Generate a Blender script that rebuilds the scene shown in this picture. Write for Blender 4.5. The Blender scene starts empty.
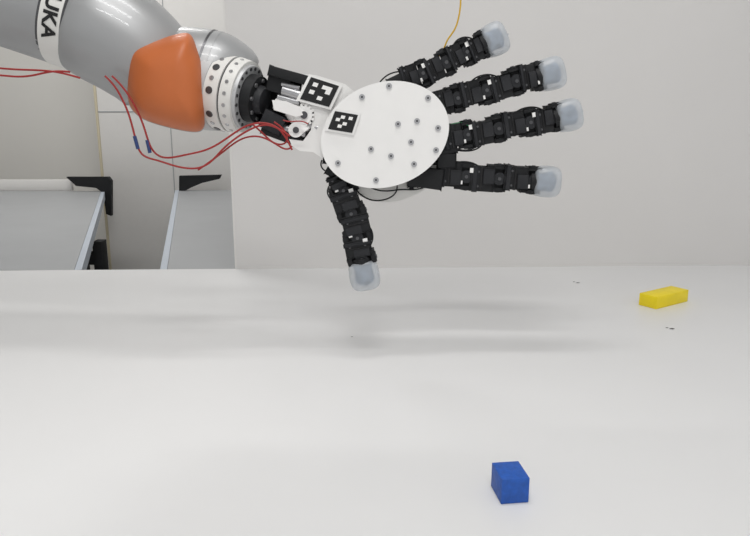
import bpy, bmesh, math, random
from mathutils import Vector, Matrix
random.seed(4)
S=bpy.context.scene
S.view_settings.view_transform='Standard'
F=700.0; PITCH=math.radians(13); TZ=0.75; CH=0.42
CAM=Vector((0,0,TZ+CH))
cf=Vector((0,math.cos(PITCH),-math.sin(PITCH))); cu=Vector((0,math.sin(PITCH),math.cos(PITCH)))
def ray(px,py): return cf+Vector((1,0,0))*((px-375)/F)+cu*((268-py)/F)
YH=1.15
def at(px,py,Y):
    d=ray(px,py); return CAM+d*(Y/d.y)
def H(px,py,dy=0.0): return at(px,py,YH+dy)
def gt(px,py,z=TZ):
    d=ray(px,py); return CAM+d*((z-CAM.z)/d.z)
PX=YH/F*1.0
# ---------------- materials
def mat(name,col,rough=0.5,metal=0.0,noise=0.0,nscale=30,bump=0.0,trans=0.0,spec=0.5,coat=0,alpha=1.0,sss=0.0):
    m=bpy.data.materials.new(name); m.use_nodes=True
    nt=m.node_tree; b=nt.nodes['Principled BSDF']
    c=[(x/255.0) for x in col]; c=[ (x/12.92 if x<=0.04045 else ((x+0.055)/1.055)**2.4) for x in c]
    b.inputs['Base Color'].default_value=(*c,1)
    b.inputs['Roughness'].default_value=rough; b.inputs['Metallic'].default_value=metal
    b.inputs['Transmission Weight'].default_value=trans
    b.inputs['Specular IOR Level'].default_value=spec
    b.inputs['Coat Weight'].default_value=coat
    b.inputs['Alpha'].default_value=alpha
    if noise>0 or bump>0:
        tc=nt.nodes.new('ShaderNodeTexCoord'); n=nt.nodes.new('ShaderNodeTexNoise')
        n.inputs['Scale'].default_value=nscale; n.inputs['Detail'].default_value=6
        nt.links.new(tc.outputs['Object'],n.inputs['Vector'])
        if noise>0:
            r=nt.nodes.new('ShaderNodeValToRGB')
            r.color_ramp.elements[0].position=0.3; r.color_ramp.elements[1].position=0.7
            r.color_ramp.elements[0].color=(*[x*(1-noise) for x in c],1)
            r.color_ramp.elements[1].color=(*[min(1,x*(1+noise)) for x in c],1)
            nt.links.new(n.outputs['Fac'],r.inputs['Fac']); nt.links.new(r.outputs['Color'],b.inputs['Base Color'])
        if bump>0:
            bp=nt.nodes.new('ShaderNodeBump'); bp.inputs['Strength'].default_value=bump; bp.inputs['Distance'].default_value=0.002
            nt.links.new(n.outputs['Fac'],bp.inputs['Height']); nt.links.new(bp.outputs['Normal'],b.inputs['Normal'])
    return m
M_table=mat('table_white',(222,222,222),0.38,noise=0.02,nscale=2.5,spec=0.4)
M_board=mat('board_white',(216,214,212),0.6,noise=0.015,nscale=3)
M_wall=mat('wall_paint',(222,220,215),0.8,noise=0.02,nscale=2)
M_floor=mat('floor_vinyl',(160,160,158),0.5,noise=0.06,nscale=12)
M_ceil=mat('ceiling_white',(235,235,235),0.9,noise=0.01)
M_cab=mat('cabinet_white',(222,220,217),0.6,noise=0.01)
M_edge=mat('beige_edge',(200,190,165),0.6,noise=0.02)
M_desk=mat('desk_grey',(162,164,166),0.45,noise=0.03,nscale=6)
M_deskedge=mat('desk_edge',(188,196,206),0.4,noise=0.01)
M_sil=mat('robot_silver',(158,159,160),0.38,0.3,noise=0.03,nscale=14,coat=0.15)
M_sil2=mat('robot_silver_light',(180,181,182),0.4,0.2,noise=0.02)
M_or=mat('robot_orange',(188,100,48),0.5,0.0,noise=0.06,nscale=14,coat=0.06)
M_wht=mat('plastic_white',(238,237,235),0.5,noise=0.01)
M_wht2=mat('band_white',(220,219,215),0.5,noise=0.02)
M_blk=mat('plastic_black',(22,23,25),0.6,noise=0.15,nscale=60,spec=0.35)
M_blk2=mat('plastic_black_soft',(36,37,40),0.6,noise=0.1,nscale=60,spec=0.35)
M_ink=mat('ink_black',(14,14,16),0.6,noise=0.05)
M_steel=mat('steel',(180,180,182),0.3,0.9,noise=0.04)
M_dsteel=mat('dark_steel',(90,90,92),0.35,0.8,noise=0.05)
M_red=mat('wire_red',(152,36,34),0.5,noise=0.05)
M_yel=mat('wire_yellow',(205,165,40),0.5,noise=0.05)
M_blw=mat('sleeve_blue',(40,60,110),0.5,noise=0.05)
M_grn=mat('wire_green',(30,140,80),0.5,noise=0.05)
M_tip=mat('silicone_tip',(212,218,224),0.28,noise=0.04,nscale=80,trans=0.3,alpha=0.55,spec=0.6)
M_core=mat('tip_core',(118,132,150),0.6,noise=0.6,nscale=110)
M_by=mat('block_yellow',(240,216,24),0.5,noise=0.05,nscale=40,bump=0.1)
M_bb=mat('block_blue',(26,84,172),0.55,noise=0.16,nscale=140,bump=0.4)
# ---------------- geometry helpers
def empty(name,loc=(0,0,0)):
    e=bpy.data.objects.new(name,None); e.location=loc; e.empty_display_size=0.05; S.collection.objects.link(e); return e
def fin(bm,name,m,parent=None,smooth=False,bevel=0,seg=2):
    if bevel>0:
        bmesh.ops.bevel(bm,geom=[e for e in bm.edges if len(e.link_faces)==2 and e.calc_face_angle(0)>0.6],offset=bevel,segments=seg,profile=0.5,affect='EDGES')
    bmesh.ops.recalc_face_normals(bm,faces=bm.faces)
    me=bpy.data.meshes.new(name); bm.to_mesh(me); bm.free(); me.materials.append(m)
    for p in me.polygons: p.use_smooth=smooth
    if smooth:
        try: me.set_sharp_from_angle(angle=math.radians(38))
        except Exception: pass
    o=bpy.data.objects.new(name,me); S.collection.objects.link(o)
    if parent:
        o.parent=parent; o.matrix_parent_inverse=Matrix.Translation(parent.location).inverted()
    return o
def frame(a,n=Vector((0,-1,0))):
    a=a.normalized(); n=(n-a*n.dot(a)).normalized(); s=a.cross(n).normalized()
    return a,s,n
def box(name,c,fr,size,m,parent=None,bevel=0.001,seg=2):
    a,s,n=fr; bm=bmesh.new(); bmesh.ops.create_cube(bm,size=1)
    for v in bm.verts:
        q=v.co.copy(); v.co=c+a*(q.x*size[0])+s*(q.y*size[1])+n*(q.z*size[2])
    return fin(bm,name,m,parent,True,bevel,seg)
def cyl(name,p0,p1,r0,r1,m,parent=None,seg=40,bevel=0.0):
    a=(p1-p0); L=a.length; 
    up=Vector((0,-1,0)) if abs(a.normalized().y)<0.9 else Vector((0,0,1))
    a,s,n=frame(a,up); bm=bmesh.new()
    rings=[]
    for p,r in((p0,r0),(p1,r1)):
        rings.append([bm.verts.new(p+s*(math.cos(t)*r)+n*(math.sin(t)*r)) for t in [2*math.pi*i/seg for i in range(seg)]])
    for i in range(seg):
        j=(i+1)%seg; bm.faces.new((rings[0][i],rings[0][j],rings[1][j],rings[1][i]))
    bm.faces.new(rings[0]); bm.faces.new(rings[1])
    return fin(bm,name,m,parent,True,bevel)
def sgnp(x,e): return math.copysign(abs(x)**e,x)
def loft(name,pts,m,parent=None,seg=48,sub=6,sup=1.0,interp=True,squash=1.0,up=Vector((0,-1,0))):
    P=[(Vector(p),r) for p,r in pts]
    if interp:
        Q=[]
        for i in range(len(P)-1):
            p0=P[max(i-1,0)];p1=P[i];p2=P[i+1];p3=P[min(i+2,len(P)-1)]
            for k in range(sub):
                t=k/sub
                f=lambda a,b,c,d: 0.5*((b*2)+(c-a)*t+(a*2-b*5+c*4-d)*t*t+(b*3-a-c*3+d)*t**3)
                Q.append((f(p0[0],p1[0],p2[0],p3[0]),max(1e-4,f(p0[1],p1[1],p2[1],p3[1]))))
        Q.append(P[-1]); P=Q
    bm=bmesh.new(); R=[]
    for i,(p,r) in enumerate(P):
        a=(P[min(i+1,len(P)-1)][0]-P[max(i-1,0)][0])
        a,s,n=frame(a,up)
        R.append([bm.verts.new(p+s*(sgnp(math.cos(t),sup)*r)+n*(sgnp(math.sin(t),sup)*r*squash)) for t in [2*math.pi*i2/seg for i2 in range(seg)]])
    for A,B in zip(R,R[1:]):
        for i in range(seg):
            j=(i+1)%seg; bm.faces.new((A[i],A[j],B[j],B[i]))
    bm.faces.new(R[0]); bm.faces.new(R[-1])
    return fin(bm,name,m,parent,True)
def prism(name,pts,vec,m,parent=None,bevel=0.0015):
    bm=bmesh.new(); A=[bm.verts.new(p) for p in pts]; B=[bm.verts.new(p+vec) for p in pts]
    bm.faces.new(A); bm.faces.new(B)
    for i in range(len(A)):
        j=(i+1)%len(A); bm.faces.new((A[i],A[j],B[j],B[i]))
    return fin(bm,name,m,parent,True,bevel)
def wire(name,pts,r,m,parent=None):
    cu_=bpy.data.curves.new(name,'CURVE'); cu_.dimensions='3D'; cu_.bevel_depth=r; cu_.bevel_resolution=3; cu_.resolution_u=10; cu_.use_fill_caps=True
    sp=cu_.splines.new('NURBS'); sp.points.add(len(pts)-1)
    for i,p in enumerate(pts): sp.points[i].co=(*p,1)
    sp.use_endpoint_u=True; sp.order_u=4
    cu_.materials.append(m)
    o=bpy.data.objects.new(name,cu_); S.collection.objects.link(o)
    if parent:
        o.parent=parent; o.matrix_parent_inverse=Matrix.Translation(parent.location).inverted()
    return o
def abox(name,lo,hi,m,parent=None,bevel=0.002):
    lo=Vector(lo);hi=Vector(hi)
    return box(name,(lo+hi)/2,(Vector((1,0,0)),Vector((0,1,0)),Vector((0,0,1))),hi-lo,m,parent,bevel)
# ---------------- room
abox('floor',(-4,-3,-0.05),(4,4.6,0),M_floor,None,0)
abox('wall_back',(-4,4.5,0),(4,4.6,2.9),M_wall,None,0)
abox('wall_left',(-4.1,-3,0),(-4,4.6,2.9),M_wall,None,0)
abox('ceiling',(-4,-3,2.9),(4,4.6,3.0),M_ceil,None,0)
abox('baseboard_back',(-4,4.485,0),(4,4.5,0.1),M_cab,None,0)
# ---------------- table
L=gt(0,270.5); R=gt(750,265.0); d=(R-L).normalized()
bl=L-d*0.75; br=R+d*0.6; nrm=Vector((d.y,-d.x,0))
tab=empty('work_table',(0,1,0))
Ln=bl+nrm*2.0; Rn=br+nrm*2.0
prism('tabletop',[bl,br,Rn,Ln],Vector((0,0,-0.03)),M_table,tab,0.002)
for i,p in enumerate([bl,br,Rn,Ln]):
    c=Vector((0,(bl.y+Rn.y)/2,p.z)); q=p+(c-p).normalized()*0.12
    abox('leg_%d'%i,(q.x-0.03,q.y-0.03,0),(q.x+0.03,q.y+0.03,TZ-0.03),M_steel,tab)
for i,(x,y,r) in enumerate([(578,283,0.0045),(672,329,0.005),(667,328,0.003),(574,282,0.003),(352,337,0.002)]):
    g=gt(x,y); 
    loft('speck_%d'%i,[(g+Vector((-r,0,0.0006)),r*0.2),(g+Vector((0,0,0.0008)),r*0.5),(g+Vector((r,0.001,0.0006)),r*0.2)],M_dsteel,tab,seg=10,sub=3,squash=0.3,up=Vector((0,0,1)))
# backboard
bb=empty('backboard_panel',(0.5,1.9,0.75))
e=gt(235,269); s0=bl+d*((e-bl).dot(d))
prism('panel',[s0+Vector((0,0,0.0)),br,br+Vector((0,0,1.35)),s0+Vector((0,0,1.35))],-nrm*0.018,M_board,bb,0.001)
prism('panel_trim',[s0+Vector((0,0,0.0)),s0+d*0.004,s0+d*0.004+Vector((0,0,1.35)),s0+Vector((0,0,1.35))],nrm*0.002,M_cab,bb,0)
prism('foot_strip',[s0,br,br+Vector((0,0,0.006)),s0+Vector((0,0,0.006))],nrm*0.003,M_board,bb,0.0005)
abox('support',(0.3,br.y+0.05,0),(0.36,br.y+0.11,1.9),M_steel,bb)
# ---------------- background desks
def desk(name,poly,edge_idx,legs):
    e=empty(name,tuple(poly[0]))
    prism('top',poly,Vector((0,0,-0.03)),M_desk,e,0.002)
    a,b=poly[edge_idx],poly[(edge_idx+1)%len(poly)]
    dd=(b-a).normalized(); nn=Vector((dd.y,-dd.x,0))
    ctr=sum(poly,Vector())/len(poly)
    if (ctr-a).dot(nn)>0: nn=-nn
    prism('edge_band',[a+nn*0.001,b+nn*0.001,b+nn*0.02,a+nn*0.02],Vector((0,0,-0.04)),M_deskedge,e,0.001)
    for i,q in enumerate(legs):
        abox('leg_%d'%i,(q[0]-0.025,q[1]-0.025,0),(q[0]+0.025,q[1]+0.025,poly[0].z-0.03),M_blk,e)
    return e
DZ=0.72
A=gt(101,191,DZ); B=gt(74,270,DZ)
dk=desk('grey_desk',[A,B,B+Vector((-1.7,0,0)),A+Vector((-1.7,0,0))],0,[(A.x-0.10,A.y-0.08),(B.x-0.2,B.y+0.1),(A.x-1.5,A.y-0.1),(B.x-1.5,B.y+0.1)])
q=at(99,250,2.75); abox('cross_leg',(q.x-0.018,2.73,0),(q.x+0.018,2.79,at(99,241,2.75).z),M_blk,dk)
abox('cross_leg_arm',(q.x-0.2,2.74,0.55),(q.x,2.78,0.6),M_blk,dk)
abox('rear_rail',(A.x-1.7,A.y+0.005,DZ),(A.x-0.16,A.y+0.03,DZ+0.06),M_cab,dk)
C=gt(179,190,DZ); D=gt(167,272,DZ)
dk2=desk('grey_desk',[C,D,D+Vector((1.0,0,0)),C+Vector((1.0,0,0))],0,[(C.x+0.3,C.y-0.1),(D.x+0.45,D.y+0.25),(C.x+0.9,C.y-0.1),(D.x+0.9,D.y+0.1)])
def bracket(e,pts,Y):
    prism('black_bracket',[at(x,y,Y) for x,y in pts],Vector((0,0.03,0)),M_blk,e,0.001)
bracket(dk,[(66,177),(108,177),(111,181),(111,216),(106,214),(103,193),(96,188),(76,186)],A.y-0.04)
bracket(dk2,[(179,176),(221,175),(219,179),(202,183),(190,188),(183,192),(179,192)],C.y-0.04)
cab=empty('storage_cabinet',(-1,4,0))
Yc=4.0
xl=at(103,180,Yc).x; xr=0.6
abox('body',(xl,Yc,0),(xr,Yc+0.45,2.6),M_cab,cab,0.003)
abox('side_edge',(xl-0.008,Yc-0.006,0),(xl+0.006,Yc+0.012,2.6),M_edge,cab,0.001)
xm=at(174,180,Yc).x
abox('door_gap',(xm-0.002,Yc-0.003,0.05),(xm+0.002,Yc+0.001,2.55),M_desk,cab,0)
abox('upper_seam',(xl,Yc-0.003,at(200,112,Yc).z),(xr,Yc+0.001,at(200,112,Yc).z+0.005),M_desk,cab,0)
abox('handle',(xm+0.9,Yc-0.03,1.0),(xm+0.915,Yc,1.18),M_steel,cab,0.002)
# ---------------- robot arm
arm=empty('robot_arm',tuple(H(160,80)))
px=PX
def LP(l,dy=0.0): return [(H(x,y,dy),r*px) for x,y,r in l]
loft('forearm_link',LP([(-330,-117,52),(-200,-74,52),(-60,-28,51),(0,-8,49.5),(62,13,49.5),(66,14.5,49)],0.03),M_sil,arm)
p0=H(64,13,0.03); p1=H(84,20,0.03)
cyl('white_band',p0,p1,50.5*px,50.5*px,M_wht2,arm,seg=64,bevel=0.0015)
cyl('band_seam',p0-(p1-p0)*0.12,p0,49.9*px,49.9*px,M_dsteel,arm,seg=64)
cyl('band_seam_b',p1,p1+(p1-p0)*0.1,49.9*px,49.9*px,M_dsteel,arm,seg=64)
loft('elbow_link',LP([(84,20,49),(90,23,51),(106,31,52.5),(128,45,51),(148,62,48),(163,80,44),(170,92,36)],0.03),M_sil,arm,seg=64,sub=8)
fc=bpy.data.curves.new('lettering','FONT'); fc.body='KUKA'; fc.size=1.0; fc.align_x='CENTER'; fc.align_y='CENTER'; fc.offset=0.03
fo=bpy.data.objects.new('tmp_text',fc); S.collection.objects.link(fo)
bpy.context.view_layer.update()
me=bpy.data.meshes.new_from_object(fo); bpy.data.objects.remove(fo)
bm=bmesh.new(); bm.from_mesh(me); bmesh.ops.triangulate(bm,faces=bm.faces)
for _ in range(3): bmesh.ops.subdivide_edges(bm,edges=[e for e in bm.edges if e.calc_length()>0.08],cuts=1); bmesh.ops.triangulate(bm,faces=bm.faces)
ax,sd,nn=frame(p1-p0); 
down=sd if sd.z<0 else -sd
ts=20*px; Rb=51.0*px
mid=p0+(p1-p0)*0.5
for v in bm.verts:
    th=v.co.x*ts/Rb+0.0; al=v.co.y*ts*0.9
    v.co=mid+ax*al+nn*(math.cos(th)*Rb)+down*(math.sin(th)*Rb)
fin(bm,'lettering',M_ink,arm)
wb=LP([(150,76,40),(165,77,46),(185,77,47.5),(205,79,48),(220,82,47),(232,86,42),(238,90,34)],0.04)
loft('wrist_housing',wb,M_sil,arm,seg=64,sub=6)
for k,(x,y,r) in enumerate([(205,79,48.8),(212,80.5,48.4)]):
    q=H(x,y,0.04); dr=(H(234,88,0.04)-H(205,80,0.04)).normalized()
    cyl('housing_ridge_%d'%k,q,q+dr*2*px,r*px,r*px,M_sil if k else M_dsteel,arm,seg=64,bevel=0.0005)
outl=[(125.5,74),(127,58),(132,48),(145,42.5),(166,37),(184,32.5),(192,36),(197,48),(202,61),(205,80),(206,100),(205.5,119),(203,129),(195,132),(178,129.5),(155,123.5),(140,117),(130.5,107),(126.5,92)]
def smooth_closed(pts,n=5):
    out=[];N=len(pts)
    for i in range(N):
        a,b,c,dd=[Vector(pts[(i+k)%N]) for k in(-1,0,1,2)]
        for k in range(n):
            t=k/n; out.append(0.5*((b*2)+(c-a)*t+(a*2-b*5+c*4-dd)*t*t+(b*3-a-c*3+dd)*t**3))
    return out
ol=smooth_closed(outl); ctr=Vector((168,83))
for _ in range(3):
    ol=[ol[i-1]*0.25+ol[i]*0.5+ol[(i+1)%len(ol)]*0.25 for i in range(len(ol))]
def dome(name,lv,m,cap):
    bm=bmesh.new(); rings=[]
    for sc,dy in lv: rings.append([bm.verts.new(H(*(ctr+(p-ctr)*sc),dy)) for p in ol])
    n=len(ol)
    for A_,B_ in zip(rings,rings[1:]):
        for i in range(n):
            j=(i+1)%n; bm.faces.new((A_[i],A_[j],B_[j],B_[i]))
    if cap: bm.faces.new(rings[-1])
    o=fin(bm,name,m,arm,True)
prof=[(0.97,0.03),(1.0,-0.008)]
for k in range(1,15):
    t=math.radians(90*k/14.5); prof.append((math.cos(t)**0.6,-0.014-0.064*math.sin(t)))
dome('orange_cover',prof,M_or,True)
dome('cover_rim',[(1.0,0.03),(1.012,-0.004),(0.99,-0.008)],M_sil,False)
cyl('cover_screw_hole',H(196,88,-0.02),H(196,88,-0.055),2.6*px,2.4*px,M_dsteel,arm,seg=16)
E=H(-330,-117,0.03)
loft('elbow_joint',[(E+Vector((0.06,0,0.03)),0.07),(E,0.088),(E+Vector((-0.07,0,-0.05)),0.09),(E+Vector((-0.1,0,-0.15)),0.085)],M_sil,arm)
bx=E.x-0.1; by=E.y
cyl('upper_arm',Vector((bx,by,E.z-0.14)),Vector((bx,by,TZ+0.2)),0.083,0.088,M_sil,arm)
cyl('base_column',Vector((bx,by,TZ+0.2)),Vector((bx,by,TZ+0.04)),0.095,0.105,M_sil2,arm,bevel=0.004)
cyl('base_plate',Vector((bx,by,TZ+0.04)),Vector((bx,by,TZ+0.0005)),0.12,0.12,M_sil,arm,bevel=0.004)
# flange
fd=Vector((0.93,-0.30,-0.19)).normalized()
fc0=H(223,92,0.01)
def FP(k): return fc0+fd*(k*px)
cyl('flange_neck',FP(-12),FP(0),40*px,38*px,M_sil2,arm,seg=64)
cyl('flange_ring',FP(-2),FP(14),37*px,36.5*px,M_wht2,arm,seg=64,bevel=0.0015)
cyl('flange_groove',FP(14),FP(16),34.5*px,34.5*px,M_dsteel,arm,seg=64)
cyl('flange_step',FP(16),FP(27),36*px,34*px,M_wht2,arm,seg=64,bevel=0.0015)
cyl('flange_lip',FP(27),FP(30),31*px,30*px,M_sil2,arm,seg=64,bevel=0.001)
fa,fs,fn=frame(fd,Vector((0,-1,0)))
for i in range(20):
    t=2*math.pi*i/20
    o_=fs*math.cos(t)+fn*math.sin(t)
    if i%5!=4:
        cyl('flange_hole_%d'%i,FP(6)+o_*36*px,FP(6)+o_*37.4*px,(3.6 if i%2 else 2.4)*px,(3.4 if i%2 else 2.2)*px,M_dsteel if i%2 else M_steel,arm,seg=14)
    cyl('flange_slot_%d'%i,FP(21)+o_*34*px,FP(21)+o_*35.6*px,2.0*px,1.8*px,M_steel,arm,seg=10)
    cyl('flange_bolt_%d'%i,FP(29)+o_*27.5*px,FP(31)+o_*27.5*px,1.6*px,1.6*px,M_dsteel,arm,seg=10)
# ---------------- robotic hand
hand=empty('robotic_hand',tuple(H(385,135)))
cyl('adapter_disc',FP(30),FP(40),23*px,22*px,M_blk,hand,seg=48,bevel=0.001)
cyl('adapter_boss',FP(40),FP(46),14*px,12*px,M_blk2,hand,seg=48,bevel=0.001)
for i in range(8):
    t=2*math.pi*i/8; o_=fs*math.cos(t)+fn*math.sin(t)
    cyl('adapter_bolt_%d'%i,FP(39.5)+o_*18*px,FP(41.5)+o_*18*px,2*px,2*px,M_steel,hand,seg=12)
def pbox(name,x,y,lx,ly,ang,dy,depth,m,bevel=0.0012):
    c=H(x,y,dy); t=math.radians(ang)
    return box(name,c,frame(Vector((math.cos(t),0,-math.sin(t)))),(lx*px,ly*px,depth),m,hand,bevel)
def pdisc(name,x,y,r,dy,th,m,seg=24,bevel=0):
    return cyl(name,H(x,y,dy),H(x,y,dy)+Vector((0,-th,0)),r*px,r*px,m,hand,seg=seg,bevel=bevel)
pbox('wrist_frame_top',294,77,46,9,15,0.0,0.05,M_blk)
pbox('wrist_motor',281,83,22,20,15,0.01,0.05,M_blk)
pbox('wrist_frame_low',285,136,44,9,20,0.005,0.05,M_blk)
pbox('wrist_back',292,105,50,55,18,0.035,0.02,M_blk)
pbox('wrist_servo',274,122,22,18,25,-0.005,0.04,M_blk2)
for k,(x0,y0,x1,y1,r,m) in enumerate([(283,90,306,97,5,M_steel),(278,97,300,103,3,M_steel),(282,84,300,88,2.5,M_steel),(275,104,304,113,5.5,M_wht),(290,112,306,132,6,M_wht),(284,128,306,134,4,M_steel),(296,122,318,128,3,M_steel)]):
    cyl('wrist_rod_%d'%k,H(x0,y0,-0.012),H(x1,y1,-0.018),r*px,r*px,m,hand,seg=24,bevel=0.0006)
for k in range(14):
    t=math.radians(k*360/14)
    pbox('gear_tooth_%d'%k,304+9*math.cos(t),115+9*math.sin(t),4,2.4,math.degrees(t),-0.02,0.01,M_wht,0.0003)
pdisc('gear',304,115,8.5,-0.014,0.012,M_wht)
pdisc('gear_hub',304,115,3.5,-0.026,0.003,M_dsteel)
pdisc('linkage_disc',296,130,7,-0.02,0.006,M_wht,bevel=0.0005)
pdisc('linkage_screw',296,130,3,-0.026,0.002,M_dsteel)
prism('white_bracket',[H(x,y,-0.022) for x,y in [(303,74),(316,75),(345,84),(356,93),(372,100),(345,168),(322,158),(313,152),(300,151),(292,146),(289,139),(303,141),(311,130),(314,112),(300,103)]],Vector((0,0.035,0)),M_wht,hand,0.0015)
prism('white_spur',[H(x,y,-0.03) for x,y in [(272,100),(285,101),(300,107),(303,115),(296,117),(274,110)]],Vector((0,0.02,0)),M_wht,hand,0.0015)
def marker(name,corners,dy,pat):
    q=[Vector(c) for c in corners]; N=len(pat)
    def uv(u,v):
        a=q[0]*(1-u)+q[1]*u; b=q[3]*(1-u)+q[2]*u; return a*(1-v)+b*v
    def cell(u0,v0,u1,v1,dyy,th,m,nm):
        prism(nm,[H(*uv(u0,v0),dyy),H(*uv(u1,v0),dyy),H(*uv(u1,v1),dyy),H(*uv(u0,v1),dyy)],Vector((0,th,0)),m,hand,0)
    cell(-0.10,-0.10,1.10,1.10,dy,0.002,M_wht,name+'_card')
    cell(0,0,1,1,dy-0.0008,0.001,M_ink,name+'_black')
    for r,row in enumerate(pat):
        for c,ch in enumerate(row):
            if ch=='1': cell((c+1)/(N+2)-0.002,(r+1)/(N+2)-0.002,(c+2)/(N+2)+0.002,(r+2)/(N+2)+0.002,dy-0.0014,0.001,M_wht,name+'_cell_%d%d'%(r,c))
marker('fiducial_a',[(311,77),(339,86),(329,107),(300,99)],-0.028,["1011","0001","1000","0010"])
marker('fiducial_b',[(335,111),(358,115),(352,133),(328,129)],-0.049,["0101","1000","0010","0100"])
def ell(cx,cy,a,b,ang,n=72,ex=1.0):
    t0=math.radians(ang); o=[]
    for i in range(n):
        t=2*math.pi*i/n; x=a*sgnp(math.cos(t),ex); y=b*sgnp(math.sin(t),ex)
        o.append((cx+x*math.cos(t0)-y*math.sin(t0),cy+x*math.sin(t0)+y*math.cos(t0)))
    return o
prism('palm_plate',[H(x,y,-0.046) for x,y in ell(385,134.5,65.5,52,-20)],Vector((0,0.007,0)),M_wht,hand,0.0012)
prism('palm_back_plate',[H(x,y,-0.012) for x,y in ell(388,151,56,51,-8)],Vector((0,0.006,0)),M_wht2,hand,0.0012)
prism('palm_core',[H(x,y,-0.034) for x,y in ell(385,134,56,42,-20)],Vector((0,0.045,0)),M_blk2,hand,0.002)
for i,(x,y) in enumerate([(362,97),(389,86),(428,98),(398,124),(417,121),(411,142),(438,128),(436,150),(371,149),(391,156),(414,164),(376,180),(338,163)]):
    pdisc('palm_screw_%d'%i,x,y,2.7,-0.0455,0.0025,M_steel,16,0.0004)
    pdisc('palm_screw_socket_%d'%i,x,y,1.0,-0.0478,0.0006,M_ink,6)
# fingers
W=23.5*px
def finger(tag,pts,tip0,tip1,dys,flip=0,wsc=1.0):
    P=[H(x,y,dy) for (x,y),dy in zip(pts,dys)]
    w=W*wsc
    for i in range(len(P)-1):
        a=P[i+1]-P[i]; Lg=a.length; fr=frame(a); A_,s_,n_=fr
        g=lambda u,v=0,z=0: P[i]+A_*(Lg*u)+s_*(v*w)+n_*z
        nm='%s_seg%d'%(tag,i)
        off=0.06*(1 if (i+flip)%2 else -1)
        box(nm+'_servo',g(0.44,off),fr,(Lg*0.70,w*0.94,0.030),M_blk,hand,0.0016)
        box(nm+'_servo_cap',g(0.22,off),fr,(Lg*0.13,w*1.04,0.033),M_blk2,hand,0.001)
        box(nm+'_servo_groove',g(0.42,off),fr,(Lg*0.05,w*0.97,0.032),M_ink,hand,0.0004)
        box(nm+'_bracket_face',g(0.64,-off,0.0165),fr,(Lg*0.32,w*0.58,0.003),M_blk2,hand,0.0008)
        for sg in(-1,1):
            box(nm+'_plate%d'%sg,g(0.90,sg*0.46),fr,(Lg*0.56,w*0.12,0.027),M_blk,hand,0.0008)
            cyl(nm+'_horn%d'%sg,g(0.98,sg*0.47),g(0.98,sg*0.58),0.0095,0.0090,M_blk2,hand,seg=20,bevel=0.0006)
            cyl(nm+'_hornscrew%d'%sg,g(0.98,sg*0.58),g(0.98,sg*0.61),0.003,0.003,M_dsteel,hand,seg=10)
            cyl(nm+'_plate_screw%d'%sg,g(0.32,sg*0.3+off,0.0135),g(0.32,sg*0.3+off,0.0165),0.0018,0.0018,M_dsteel,hand,seg=8)
        box(nm+'_yoke',g(0.98,0,-0.002),fr,(Lg*0.30,w*0.86,0.020),M_blk,hand,0.002)
        cyl(nm+'_hub',g(0.98,0,0.0),g(0.98,0,0.0150),0.0105,0.010,M_blk2,hand,seg=24,bevel=0.0006)
        cyl(nm+'_hub_screw',g(0.98,0,0.015),g(0.98,0,0.0160),0.0028,0.0028,M_dsteel,hand,seg=10)
        if (i+flip)%2==0:
            box(nm+'_label',g(0.80,0.24,0.0158),fr,(0.0065,0.0055,0.003),M_wht,hand,0.0002)
        else:
            box(nm+'_connector',g(0.10,-0.28,0.0155),fr,(0.005,0.007,0.003),M_wht,hand,0.0003)
        if (i+flip)%2==0 and i<3:
            sg=1 if i%4==0 else -1
            wire(nm+'_cable',[g(0.45,sg*0.4,0.012),g(0.6,sg*0.58,0.015),g(0.95,sg*0.66,0.014),g(1.25,sg*0.55,0.012),g(1.4,sg*0.4,0.012)],0.0012,M_blk,hand)
    t0=H(*tip0,dys[-1]); t1=H(*tip1,dys[-1]); a=t1-t0
    prof=[(-0.04,0.78),(0.0,0.90),(0.12,0.98),(0.4,1.04),(0.68,1.03),(0.86,0.93),(0.96,0.74),(1.0,0.46),(1.005,0.1)]
    loft(tag+'_tip_cap',[(t0+a*u,r*14.8*px) for u,r in prof],M_tip,hand,seg=40,sub=4,sup=0.68,squash=0.85)
    fa_=frame(a)
    loft(tag+'_tip_core',[(t0+a*u,r*px) for u,r in [(-0.05,6),(0.1,9.5),(0.35,8.5),(0.6,10),(0.75,7.5),(0.86,1)]],M_core,hand,seg=20,sub=3,sup=0.8)
    cyl(tag+'_tip_pin',t0+a*0.42-fa_[1]*9*px,t0+a*0.42+fa_[1]*9*px,3.2*px,3.2*px,M_dsteel,hand,seg=14)
    cyl(tag+'_tip_collar',t0-a*0.18,t0+a*0.02,11*px,11.5*px,M_blk,hand,seg=28,bevel=0.0008)
finger('index',[(400,82),(424,73),(447,62),(467,52),(484,44)],(485,44),(506,34),[-0.008,-0.012,-0.016,-0.018,-0.02],0,0.95)
finger('middle',[(432,104),(458,98),(487,90),(516,81),(539,76)],(540,77),(564,70),[-0.01,-0.012,-0.016,-0.018,-0.018],1)
finger('ring',[(440,139),(468,134),(499,128),(530,122),(556,117)],(557,118),(581,112),[-0.01,-0.012,-0.016,-0.018,-0.018],0)
finger('little',[(405,174),(436,174),(467,176),(499,178),(533,180)],(534,181),(560,182),[-0.0,-0.004,-0.01,-0.012,-0.012],1)
finger('thumb',[(336,172),(344,190),(352,214),(358,238),(362,259)],(362,262),(367,289),[-0.01,-0.01,-0.014,-0.018,-0.02],0,1.08)
for k,(x,y,lx,ly,an) in enumerate([(402,80,28,13,-25),(436,104,22,24,-15),(444,140,22,26,-8),(425,177,34,20,8),(340,172,26,16,30),(333,152,16,24,10),(446,160,18,14,0)]):
    pbox('knuckle_servo_%d'%k,x,y,lx,ly,an,-0.008,0.034,M_blk,0.002)
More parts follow.
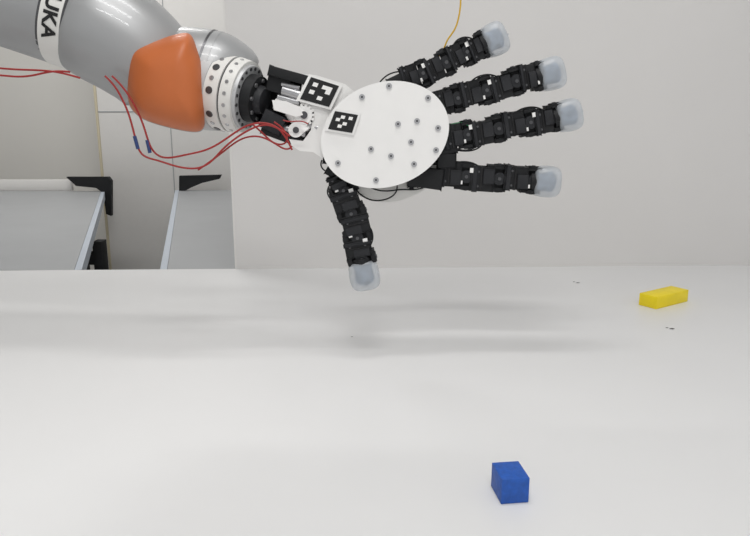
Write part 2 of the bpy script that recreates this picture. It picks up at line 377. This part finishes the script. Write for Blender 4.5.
for nm,ps in [('a',[(352,184),(362,200),(385,204),(400,192),(396,182)]),('b',[(380,82),(388,72),(402,73),(414,66),(422,74)]),('c',[(368,186),(382,194),(402,186),(418,192),(430,184)]),('d',[(455,150),(476,154),(486,146),(482,136)]),('e',[(322,160),(318,168),(326,174),(336,172)])]:
    wire('palm_cable_'+nm,[H(x,y,-0.02) for x,y in ps],0.0012,M_blk,hand)
wire('green_wire',[H(x,y,-0.022) for x,y in[(438,124),(450,126),(458,121),(468,124),(474,130)]],0.0012,M_grn,hand)
wire('yellow_wire',[H(x,y,-0.02+0.0002*max(0,-y)) for x,y in[(416,72),(432,64),(444,52),(446,40),(456,30),(460,12),(462,-8),(448,-60),(380,-110),(200,-140),(40,-110),(20,-30)]],0.0013,M_yel,hand)
wire('red_jumper',[H(x,y,-0.045) for x,y in[(283,120),(292,124),(300,118),(308,124)]],0.001,M_red,hand)
def rw(nm,pts,dy=-0.06,r=0.0015,m=M_red): return wire(nm,[H(x,y,dy) for x,y in pts],r,m,arm)
rw('harness_a',[(105,76),(114,84),(122,98),(130,116),(136,142),(141,157),(158,160),(176,167),(198,170),(212,162),(222,149),(238,136),(254,127),(268,123),(280,129),(290,136)])
rw('harness_b',[(112,76),(121,84),(134,102),(145,128),(150,150),(163,160),(184,155),(206,151),(222,142),(238,130),(252,123),(270,122),(284,131),(292,150)])
rw('harness_c',[(198,170),(216,158),(234,142),(248,136),(262,136),(276,144),(288,152),(292,146)],-0.055,0.0014)
rw('harness_d',[(252,124),(262,132),(270,142),(282,146),(290,140),(284,128),(274,122)],-0.05,0.0014)
rw('harness_e',[(-40,64),(-5,68),(20,70),(45,70),(64,73),(80,78)],-0.06)
rw('harness_f',[(-40,74),(-5,74),(16,78),(38,75),(54,70),(70,72)],-0.06)
for k,(x0,y0,x1,y1) in enumerate([(134.5,136,138,149),(147,140,150,153)]):
    cyl('splice_sleeve_%d'%k,H(x0,y0,-0.06),H(x1,y1,-0.06),1.7*px,1.7*px,M_blw,arm,seg=12)
# ---------------- blocks
def block(name,corner,ux,lx,ly,hz,m):
    ux=ux.normalized(); uy=Vector((-ux.y,ux.x,0)); z=Vector((0,0,1))
    c=corner+ux*lx/2+uy*ly/2+z*(hz/2+0.0003)
    return box(name,c,(ux,uy,z),(lx,ly,hz),m,None,0.0004,2)
b0=gt(501,504.5); b1=gt(528.5,502.5)
block('blue_toy_block',b0,b1-b0,(b1-b0).length,0.038,0.029,M_bb)
y0=gt(656,309.5); y1=gt(687.5,301.5)
block('yellow_toy_block',y0,y1-y0,(y1-y0).length,0.043,0.0265,M_by)
# ---------------- lights
def lamp(x,y,pw,hl=0.85):
    e=empty('ceiling_lamp',(x,y,2.85))
    abox('housing',(x-hl-0.05,y-0.1,2.84),(x+hl+0.05,y+0.1,2.9),M_wht,e)
    l=bpy.data.lights.new('tube_light','AREA'); l.shape='RECTANGLE'; l.size=2*hl; l.size_y=0.14; l.energy=pw; l.color=(1,0.99,0.975)
    lo=bpy.data.objects.new('tube_light',l); lo.location=(x,y,2.83); S.collection.objects.link(lo)
    lo.parent=e; lo.matrix_parent_inverse=Matrix.Translation(e.location).inverted()
lamp(0.0,0.85,9,0.42); lamp(0.0,0.1,12,0.42); lamp(0,-0.75,16,0.42); lamp(-1.5,3.0,29)
w=bpy.data.worlds.new('World'); S.world=w; w.use_nodes=True
w.node_tree.nodes['Background'].inputs[0].default_value=(0.985,0.99,1,1); w.node_tree.nodes['Background'].inputs[1].default_value=0.74
# ---------------- camera
cd=bpy.data.cameras.new('camera'); cd.lens=36*F/750; cd.sensor_width=36
co=bpy.data.objects.new('camera',cd); co.location=CAM; co.rotation_euler=(math.pi/2-PITCH,0,0); S.collection.objects.link(co); S.camera=co
